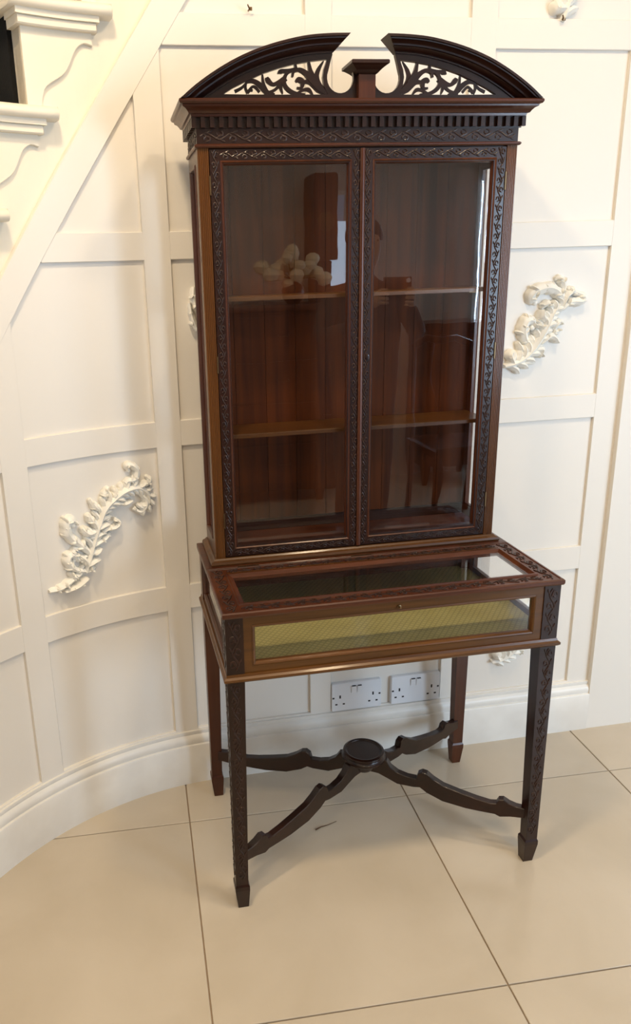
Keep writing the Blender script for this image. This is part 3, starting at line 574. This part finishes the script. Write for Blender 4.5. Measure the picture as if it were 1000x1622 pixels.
def ornament(DATA, label, tf=lambda x, z: (x, z), grp=None):
    xs = [p[0] for d, w_ in DATA for p in d]; zs = [p[1] for d, w_ in DATA for p in d]; cx, cz = tf(sum(xs)/len(xs), sum(zs)/len(zs))
    org = W(cx, cz, -0.010); r_ = root('plaster_ornament', label, 'ornament', org)
    fm = lambda x, z, h: W(*tf(x, z), h-0.010)
    big = sorted(range(len(DATA)), key=lambda i: -len(DATA[i][0])*DATA[i][1])
    for j, (pts, wd) in enumerate(DATA):
        mb = MB(); rk = big.index(j)
        leaf(mb, [tuple(p) for p in pts], wd*(0.80 if rk == 0 else 1.1), 0.004+0.012*(rk == 0)+0.004*((j*7) % 4), 0.015, fm, 3 if len(pts) < 4 else 6)
        P, _ = smooth([tuple(p) for p in pts], 1, 4); nP = len(P)
        for q in range(1, nP-1):
            if nP < 8 or q % (2 if rk == 0 else 3): continue
            a, b_, c_ = P[q-1], P[q], P[q+1]; tx, ty = c_[0]-a[0], c_[1]-a[1]; L = math.hypot(tx, ty) or 1; tx, ty = tx/L, ty/L
            for sd in (-1, 1):
                if rk > 0 and sd == (1 if j % 2 else -1) and q > nP*0.6: continue
                ln = wd*((1.25 if rk == 0 else 0.70)+0.22*math.sin(3.1*q+j))*(1-0.35*q/nP); ex, ez = tx*0.75-sd*ty*0.66, ty*0.75+sd*tx*0.66
                o_ = (b_[0]-tx*wd*0.15, b_[1]-ty*wd*0.15); mid = (o_[0]+ex*ln*0.55, o_[1]+ez*ln*0.55); tip = (o_[0]+ex*ln*0.85-sd*ty*ln*0.22, o_[1]+ez*ln*0.85+sd*tx*ln*0.22)
                leaf(mb, [o_, mid, tip], wd*(0.62 if rk == 0 else 0.42), 0.004+0.005*((q//3+j) % 3), 0.016, fm, 2)
        if len(pts) >= 5 and rk > 0:
            blob(mb, pts[-1][0], pts[-1][1], wd*0.28, 0.012, fm)
        mb.build('stem' if rk == 0 else 'acanthus_leaf', 'plaster', r_, True, ang=60)
    return r_
ornament(ORN_L, 'white plaster acanthus scroll rising on the curved left wall panel, left of the cabinet')
ornament(ORN_R, 'white plaster acanthus scroll on the wall panel to the right of the upper cabinet')
def around(data, ang, tx, tz, s=1, fl=1):
    xs = [p[0] for d, w_ in data for p in d]; zs = [p[1] for d, w_ in data for p in d]; cx, cz = (min(xs)+max(xs))/2, (min(zs)+max(zs))/2; ca, sa = math.cos(ang), math.sin(ang)
    return lambda x, z: (tx+fl*((x-cx)*ca-(z-cz)*sa)*s, tz+((x-cx)*sa+(z-cz)*ca)*s)
ornament(ORN_L, 'white plaster scroll almost wholly hidden behind the left edge of the cabinet', around(ORN_L, math.radians(-95), -0.263, 1.46))
ornament(ORN_R, 'white plaster scroll low on the wall, seen below the vitrine beside the back right leg', around(ORN_R, 0, 0.705, 0.435, 0.9))
ornament(ORN_R, 'white plaster scroll cut off by the top edge of the picture, above the pediment', around(ORN_R, math.radians(60), 0.62, 2.50))
# ---------------------------------------------------------------- double sockets
def socket(s0, label, flush):
    r_ = root('double_socket', label, 'socket', (s0+0.09, YW, 0.25)); zb, zt = 0.1965, 0.3055; y = YW+0.010
    mp = front(y); mb = MB(); c = 0.006; w_ = 0.181
    def rr(d, h):
        P = []
        for cx, cz, a0 in ((w_-c, zb+c, -90), (w_-c, zt-c, 0), (c, zt-c, 90), (c, zb+c, 180)):
            for k in range(4): a = math.radians(a0+30*k); P.append((s0+cx+(c-d)*math.cos(a), y-h, cz+(c-d)*math.sin(a)))
        return P
    mb.sweep([rr(0, 0), rr(0, 0.013), rr(0.002, 0.0155)]); pl = mb.build('face_plate', 'plastic', r_)
    yf = y-0.0155
    for k in (-1, 1):
        cx = s0+0.0905+k*0.0105; z1 = zt-0.014; mb = MB(); mb.v = [(cx-0.0085, yf, z1-0.028), (cx+0.0085, yf, z1-0.028), (cx+0.0085, yf, z1), (cx-0.0085, yf, z1), (cx-0.0085, yf-0.0015, z1-0.027), (cx+0.0085, yf-0.0015, z1-0.027), (cx+0.0085, yf-0.0045, z1-0.001), (cx-0.0085, yf-0.0045, z1-0.001)]
        mb.f = [(0, 1, 2, 3), (4, 5, 6, 7), (0, 1, 5, 4), (1, 2, 6, 5), (2, 3, 7, 6), (3, 0, 4, 7)]; sw = mb.build('rocker_switch', 'plastic', r_)
        mb = MB(); mb.box(cx-0.0065, cx+0.0065, yf-0.0046, yf, z1-0.001, z1+0.0012); sub(mb.build('switch_mark', 'slot', r_), sw)
        c2 = s0+0.0905+k*0.060; mb = MB()
        mb.box(c2-0.0028, c2+0.0028, yf-0.0003, yf+0.001, zb+0.050, zb+0.062)
        for e in (-1, 1): mb.box(c2+e*0.0135-0.0040, c2+e*0.0135+0.0040, yf-0.0003, yf+0.001, zb+0.0245, zb+0.0300)
        mb.box(c2+(-0.024 if k < 0 else 0.024)-0.0035, c2+(-0.024 if k < 0 else 0.024)+0.0035, yf-0.0003, yf+0.001, zb+0.0500, zb+0.0560)
        mb.build('pin_holes', 'slot', r_)
socket(0.0, 'left of the two white double sockets on the wall below the vitrine', 0)
socket(0.2175, 'right of the two white double sockets, nearer the back right leg', 0)
# small things
def screw(s, z, label):
    r_ = root('wall_hook', label, 'hook', W(s, z, 0)); mb = MB(); x, y, zz = W(s, z, 0)
    mb.tube([(x, y+0.006, zz), (x, y-0.012, zz), (x-0.004, y-0.018, zz+0.003), (x-0.006, y-0.018, zz+0.008)], [0.0022, 0.0022, 0.002, 0.0015], 8); mb.build('shank', 'brass', r_)
    mb = MB(); mb.box(x-0.002, x+0.007, y-0.0125, y-0.0095, zz-0.004, zz+0.004); mb.build('clip', 'brass', r_)
screw(0.670, 2.331, 'small brass hook on the top rail, up to the right of the pediment')
screw(-0.228, 2.342, 'small brass hook at the top rail above the left half of the pediment')
mb = MB(); mb.tube([(-0.150, 0.268, 0.0020), (-0.130, 0.276, 0.0030), (-0.105, 0.281, 0.0022), (-0.075, 0.292, 0.0018)], [0.0022, 0.0018, 0.0010, 0.0007], 6)
tag(mb.build('straw_bit', M['gold_x'], None, org=(-0.11, 0.28, 0)), 'tiny brown twist of straw on the floor tile below the stretcher', 'debris')
# ceiling lamps
LN = ['above the floor left of the cabinet', 'above the floor just before the cabinet', 'overhead left of the photographer', 'overhead beside the mirrored person', 'near the right wall by the panelling', 'near the right wall by the windows']
for i, (x, y, pw_) in enumerate(DOWN):
    lamp = root('ceiling_lamp', 'warm recessed round ceiling lamp '+LN[i], 'lamp', (x, y, 3.29), 'recessed ceiling lamps')
    mb = MB(); mb.lathe(x, y, [(0.10, 3.30), (0.16, 3.30), (0.165, 3.288), (0.155, 3.280), (0.145, 3.282), (0.14, 3.299), (0.10, 3.2995)], 24); mb.build('rim', 'plastic', lamp, True)
# ---------------------------------------------------------------- room behind the photographer, mirrored in the glass
bur = root('bureau', 'dark brown wooden bureau against the far wall, mirrored in the left door', 'bureau', (0.4, -3.35, 0))
mb = MB(); mb.box(-0.15, 0.86, -3.64, -3.10, 0.10, 1.42, None, 0.01); mb.build('body', 'dark_z', bur)
mb = MB(); mb.rectprof(lambda u, v, h: (u, v, h), (-0.18, 0.89, -3.66, -3.06), [(0, 1.42), (-0.0, 1.44), (0.01, 1.46)], True); mb.build('bureau_top', 'mah_x', bur)
for j in range(4):
    z = 0.16+j*0.31; mb = MB(); mb.box(-0.10, 0.81, -3.105, -3.085, z, z+0.29, None); dr = mb.build('drawer', 'mah_x', bur)
    for x in (0.12, 0.56):
        mb = MB(); mb.tube([(x-0.04, -3.09, z+0.16), (x-0.04, -3.06, z+0.15), (x+0.04, -3.06, z+0.15), (x+0.04, -3.09, z+0.16)], 0.005, 6); sub(mb.build('handle', 'brass', bur), dr)
for x in (-0.12, 0.83):
    for y in (-3.61, -3.13): mb = MB(); mb.sweep([[(x-a, y-a, z), (x+a, y-a, z), (x+a, y+a, z), (x-a, y+a, z)] for a, z in ((0.02, 0), (0.035, 0.10))]); mb.build('leg', 'dark_z', bur)
vase = root('flower_vase', 'vase of pale dried flowers on the bureau, mirrored in the left door', 'flowers', (0.66, -3.20, 1.46))
M['petal'] = plain('pale_petals', (0.85, 0.74, 0.52), 0.8)
mb = MB(); mb.lathe(0.66, -3.20, [(0.05, 1.461), (0.08, 1.50), (0.085, 1.56), (0.05, 1.62), (0.055, 1.65), (0.045, 1.65), (0.03, 1.60)], 20); mb.build('vase', 'dark_z', vase, True)
rnd = random.Random(3)
for j in range(26):
    a = rnd.uniform(0, 6.28); r = rnd.uniform(0.02, 0.27); x, y, z = 0.66+r*math.cos(a), -3.18+0.4*r*math.sin(a), 1.70+rnd.uniform(-0.10, 0.14)-0.2*r
    mb = MB(); mb.tube([(0.66, -3.20, 1.63), ((0.66+x)/2, (-3.20+y)/2, 1.64+0.4*(z-1.63)), (x, y, z)], 0.004, 5); st_ = mb.build('stem', 'fabric', vase)
    mb = MB(); R = rnd.uniform(0.040, 0.065)
    mb.lathe(x, y, [(0.0, z-R*0.8), (R*0.7, z-R*0.6), (R, z), (R*0.8, z+R*0.5), (R*0.3, z+R*0.75), (0, z+R*0.6)], 10); sub(mb.build('bloom', 'petal', vase, True), st_)
clk = root('longcase_clock', 'tall narrow mahogany longcase clock between bureau and window', 'clock', (0.92, -3.5, 0))
for n_, a in (('base', (0.875, 1.045, -3.66, -3.40, 0, 0.6)), ('trunk', (0.895, 1.025, -3.66, -3.44, 0.6, 1.75)), ('hood', (0.87, 1.05, -3.66, -3.38, 1.75, 2.35))):
    mb = MB(); mb.box(*a, None, 0.01); o = mb.build(n_, 'mah_z', clk)
    if n_ == 'hood': m2 = MB(); m2.sweep([[(0.96+r*math.cos(k*math.pi/10), -3.38+h, 2.02+r*math.sin(k*math.pi/10)) for k in range(20)] for h, r in ((-0.0, 0.065), (0.008, 0.065), (0.009, 0.058))]); sub(m2.build('dial', 'brass', clk), o)
cup = root('corner_cupboard', 'dark carved cupboard with gilt mounts, mirrored in the right door', 'cupboard', (2.0, -3.3, 0))
mb = MB(); mb.box(1.72, 2.22, -3.63, -3.25, 0.15, 1.22, None, 0.01); mb.build('body', 'dark_z', cup)
mb = MB(); mb.rectprof(lambda u, v, h: (u, v, h), (1.69, 2.25, -3.66, -3.21), [(0, 1.22), (0, 1.25), (0.01, 1.27)], True); mb.build('cupboard_top', 'mah_x', cup)
for x in (1.75, 2.19):
    for y in (-3.60, -3.28): mb = MB(); mb.sweep([[(x-a, y-a, z), (x+a, y-a, z), (x+a, y+a, z), (x-a, y+a, z)] for a, z in ((0.015, 0), (0.03, 0.15))]); mb.build('leg', 'dark_z', cup)
for s_ in (0, 1):
    mb = MB(); mb.box(1.74+s_*0.235, 1.965+s_*0.235, -3.252, -3.238, 0.20, 1.18, None); dd = mb.build('door', 'mah_z', cup)
    mb = MB(); mb.tube([(1.955+s_*0.03, -3.235, 0.66), (1.955+s_*0.03, -3.215, 0.68), (1.955+s_*0.03, -3.215, 0.74), (1.955+s_*0.03, -3.235, 0.76)], 0.006, 6); sub(mb.build('handle', 'brass', cup), dd)
ch = root('carved_chair', 'carved mahogany side chair standing on the tiles, mirrored in the right door', 'chair', (1.55, -2.3, 0))
mb = MB(); mb.box(1.30, 1.80, -2.55, -2.08, 0.52, 0.58, None, 0.015); mb.build('seat', 'mah_x', ch)
for x in (1.33, 1.77):
    mb = MB(); mb.tube([(x, -2.11, 0.52), (x, -2.08, 0.40), (x, -2.12, 0.2), (x, -2.07, 0.0)], [0.03, 0.033, 0.018, 0.022], 10); mb.build('leg', 'dark_z', ch, True)
    mb = MB(); mb.tube([(x, -2.60, 0.0), (x, -2.54, 0.3), (x, -2.53, 0.55)], [0.022, 0.022, 0.022], 10); mb.build('leg', 'dark_z', ch, True)
    mb = MB(); mb.tube([(x, -2.53, 0.55), (x, -2.56, 0.85), (x*0.9+0.155, -2.60, 1.18)], [0.022, 0.022, 0.018], 10); mb.build('back_post', 'dark_z', ch, True)
mb = MB(); mb.tube([(1.345, -2.60, 1.17), (1.45, -2.62, 1.22), (1.55, -2.62, 1.20), (1.65, -2.62, 1.22), (1.755, -2.60, 1.17)], 0.024, 10); mb.build('crest_rail', 'dark_x', ch, True)
mb = MB(); mb.sweep([[(1.55-a, y, z), (1.55+a, y, z), (1.55+a, y-0.015, z), (1.55-a, y-0.015, z)] for a, y, z in ((0.05, -2.53, 0.57), (0.03, -2.55, 0.75), (0.08, -2.58, 0.95), (0.05, -2.61, 1.19))]); mb.build('splat', 'mah_z', ch)
# photographer, seen only as a reflection: one skinned body
M['skin'] = plain('skin', (0.50, 0.30, 0.21), 0.55); M['cloth'] = plain('dark_clothes', (0.035, 0.028, 0.026), 0.85); M['hair'] = plain('dark_hair', (0.02, 0.014, 0.01), 0.7)
PK = 0.93
per = root('person', 'person in dark jumper and trousers holding up a phone, seen as reflection', 'person', (0.78, -1.95, 0)); per.scale = (PK, PK, PK)
def skin(name, pts, edges, mat, rt=0, sub_=2):
    me = bpy.data.meshes.new(name); me.from_pydata([tuple(Vector(((x-0.78), (y+1.95), z))*U) for x, y, z, rx, ry in pts], edges, [])
    o = bpy.data.objects.new('temp', me); COL.objects.link(o); md = o.modifiers.new('s', 'SKIN'); 
    for v, p in zip(me.skin_vertices[0].data if me.skin_vertices else [], pts): v.radius = (p[3]*U, p[4]*U)
    if not me.skin_vertices:
        bm = bmesh.new(); bm.from_mesh(me); lay = bm.verts.layers.skin.verify()
        for i, v in enumerate(bm.verts): v[lay].radius = (pts[i][3]*U, pts[i][4]*U); v[lay].use_root = (i == rt)
        bm.to_mesh(me); bm.free()
    md.use_smooth_shade = True; s2 = o.modifiers.new('u', 'SUBSURF'); s2.levels = sub_; s2.render_levels = sub_
    bpy.context.view_layer.update(); e = o.evaluated_get(bpy.context.evaluated_depsgraph_get()); nm = bpy.data.meshes.new_from_object(e); nm.materials.clear(); nm.materials.append(M[mat])
    bpy.data.objects.remove(o); r_ = bpy.data.objects.new(name, nm); COL.objects.link(r_); r_.parent = per; ORG[r_.name] = ORG[per.name]; return r_
px0, py0 = 0.78, -1.95
B = [(0, 0, 1.08, .19, .13), (0, 0.01, 1.30, .20, .13), (0, 0.0, 1.55, .21, .13), (0, -0.01, 1.72, .10, .08), (0, 0.01, 1.80, .058, .058),
     (-.20, 0, 1.66, .075, .07), (-.31, .10, 1.42, .058, .055), (-.20, .36, 1.48, .045, .045), (-.12, .46, 1.60, .032, .034),
     (.20, 0, 1.66, .075, .07), (.31, .10, 1.42, .058, .055), (.20, .36, 1.48, .045, .045), (.12, .46, 1.60, .032, .034),
     (-.11, 0, .98, .105, .11), (-.12, .02, .55, .070, .075), (-.12, -.02, .13, .048, .05), (-.12, .02, .05, .048, .045), (-.13, .17, .035, .045, .03),
     (.11, 0, .98, .105, .11), (.12, .02, .55, .070, .075), (.12, -.02, .13, .048, .05), (.12, .02, .05, .048, .045), (.13, .17, .035, .045, .03)]
skin('body', [(px0+a, py0+b_, c, d, e) for a, b_, c, d, e in B], [(0, 1), (1, 2), (2, 3), (3, 4), (2, 5), (5, 6), (6, 7), (7, 8), (2, 9), (9, 10), (10, 11), (11, 12), (0, 13), (13, 14), (14, 15), (15, 16), (16, 17), (0, 18), (18, 19), (19, 20), (20, 21), (21, 22)], 'cloth')
Hd = [(0, 0.0, 1.77, .055, .055), (0, .02, 1.86, .075, .085), (0, .01, 1.96, .095, .110), (0, .0, 2.04, .085, .095), (0, .115, 1.93, .018, .018)]
hd = skin('head', [(px0+a, py0+b_, c, d, e) for a, b_, c, d, e in Hd], [(0, 1), (1, 2), (2, 3), (2, 4)], 'skin')
mb = MB()
for e in (-1, 1): mb.lathe(px0+e*0.036, py0+0.100, [(0, 1.949), (0.010, 1.955), (0.012, 1.960), (0.010, 1.966), (0, 1.971)], 8)
sub(mb.build('eyes', 'slot', per), hd)
mb = MB()
rings = []
for j in range(8):
    a = j/7*math.pi*0.55; rings.append([(px0+0.112*math.sin(a)*math.cos(k*math.pi/8), py0-0.022+0.125*math.sin(a)*math.sin(k*math.pi/8), 1.985+0.125*math.cos(a)) for k in range(16)])
mb.sweep(rings); sub(mb.build('hair', 'hair', per, True), hd)
for e in (-1, 1):
    X, Y, Z = px0+e*.12, py0+.46, 1.60
    V = [(X, Y, Z, .026, .030), (X-e*.02, Y+.06, Z+.05, .020, .034)]; E = [(0, 1)]
    for k in range(4):
        bz = Z+.03+k*.022; n0 = len(V); L_ = (0.05, 0.058, 0.055, 0.045)[k]
        V += [(X-e*.025, Y+.085, bz, .011, .011), (X-e*.045, Y+.085+L_*0.5, bz, .0105, .0105), (X-e*.075, Y+.075+L_*0.3, bz, .009, .009)]; E += [(1, n0), (n0, n0+1), (n0+1, n0+2)]
    n0 = len(V); V += [(X-e*.03, Y+.03, Z+.07, .012, .012), (X-e*.055, Y+.045, Z+.085, .0105, .0105)]; E += [(0, n0), (n0, n0+1)]
    skin('hand', V, E, 'skin', 1, 1)
ph = root('phone', 'black phone held up by the person, seen as reflection', 'phone', (px0, py0+0.51, 1.55))
mb = MB(); mb.box(px0-0.075, px0+0.075, py0+0.515, py0+0.523, 1.56, 1.635); mb.build('body', 'slot', ph)
mb = MB(); mb.sweep([[(px0+0.058+0.012*math.cos(k*math.pi/6), py0+0.523+h, 1.618+0.012*math.sin(k*math.pi/6)) for k in range(12)] for h in (-0.001, 0.002)]); mb.build('lens', 'plastic', ph)
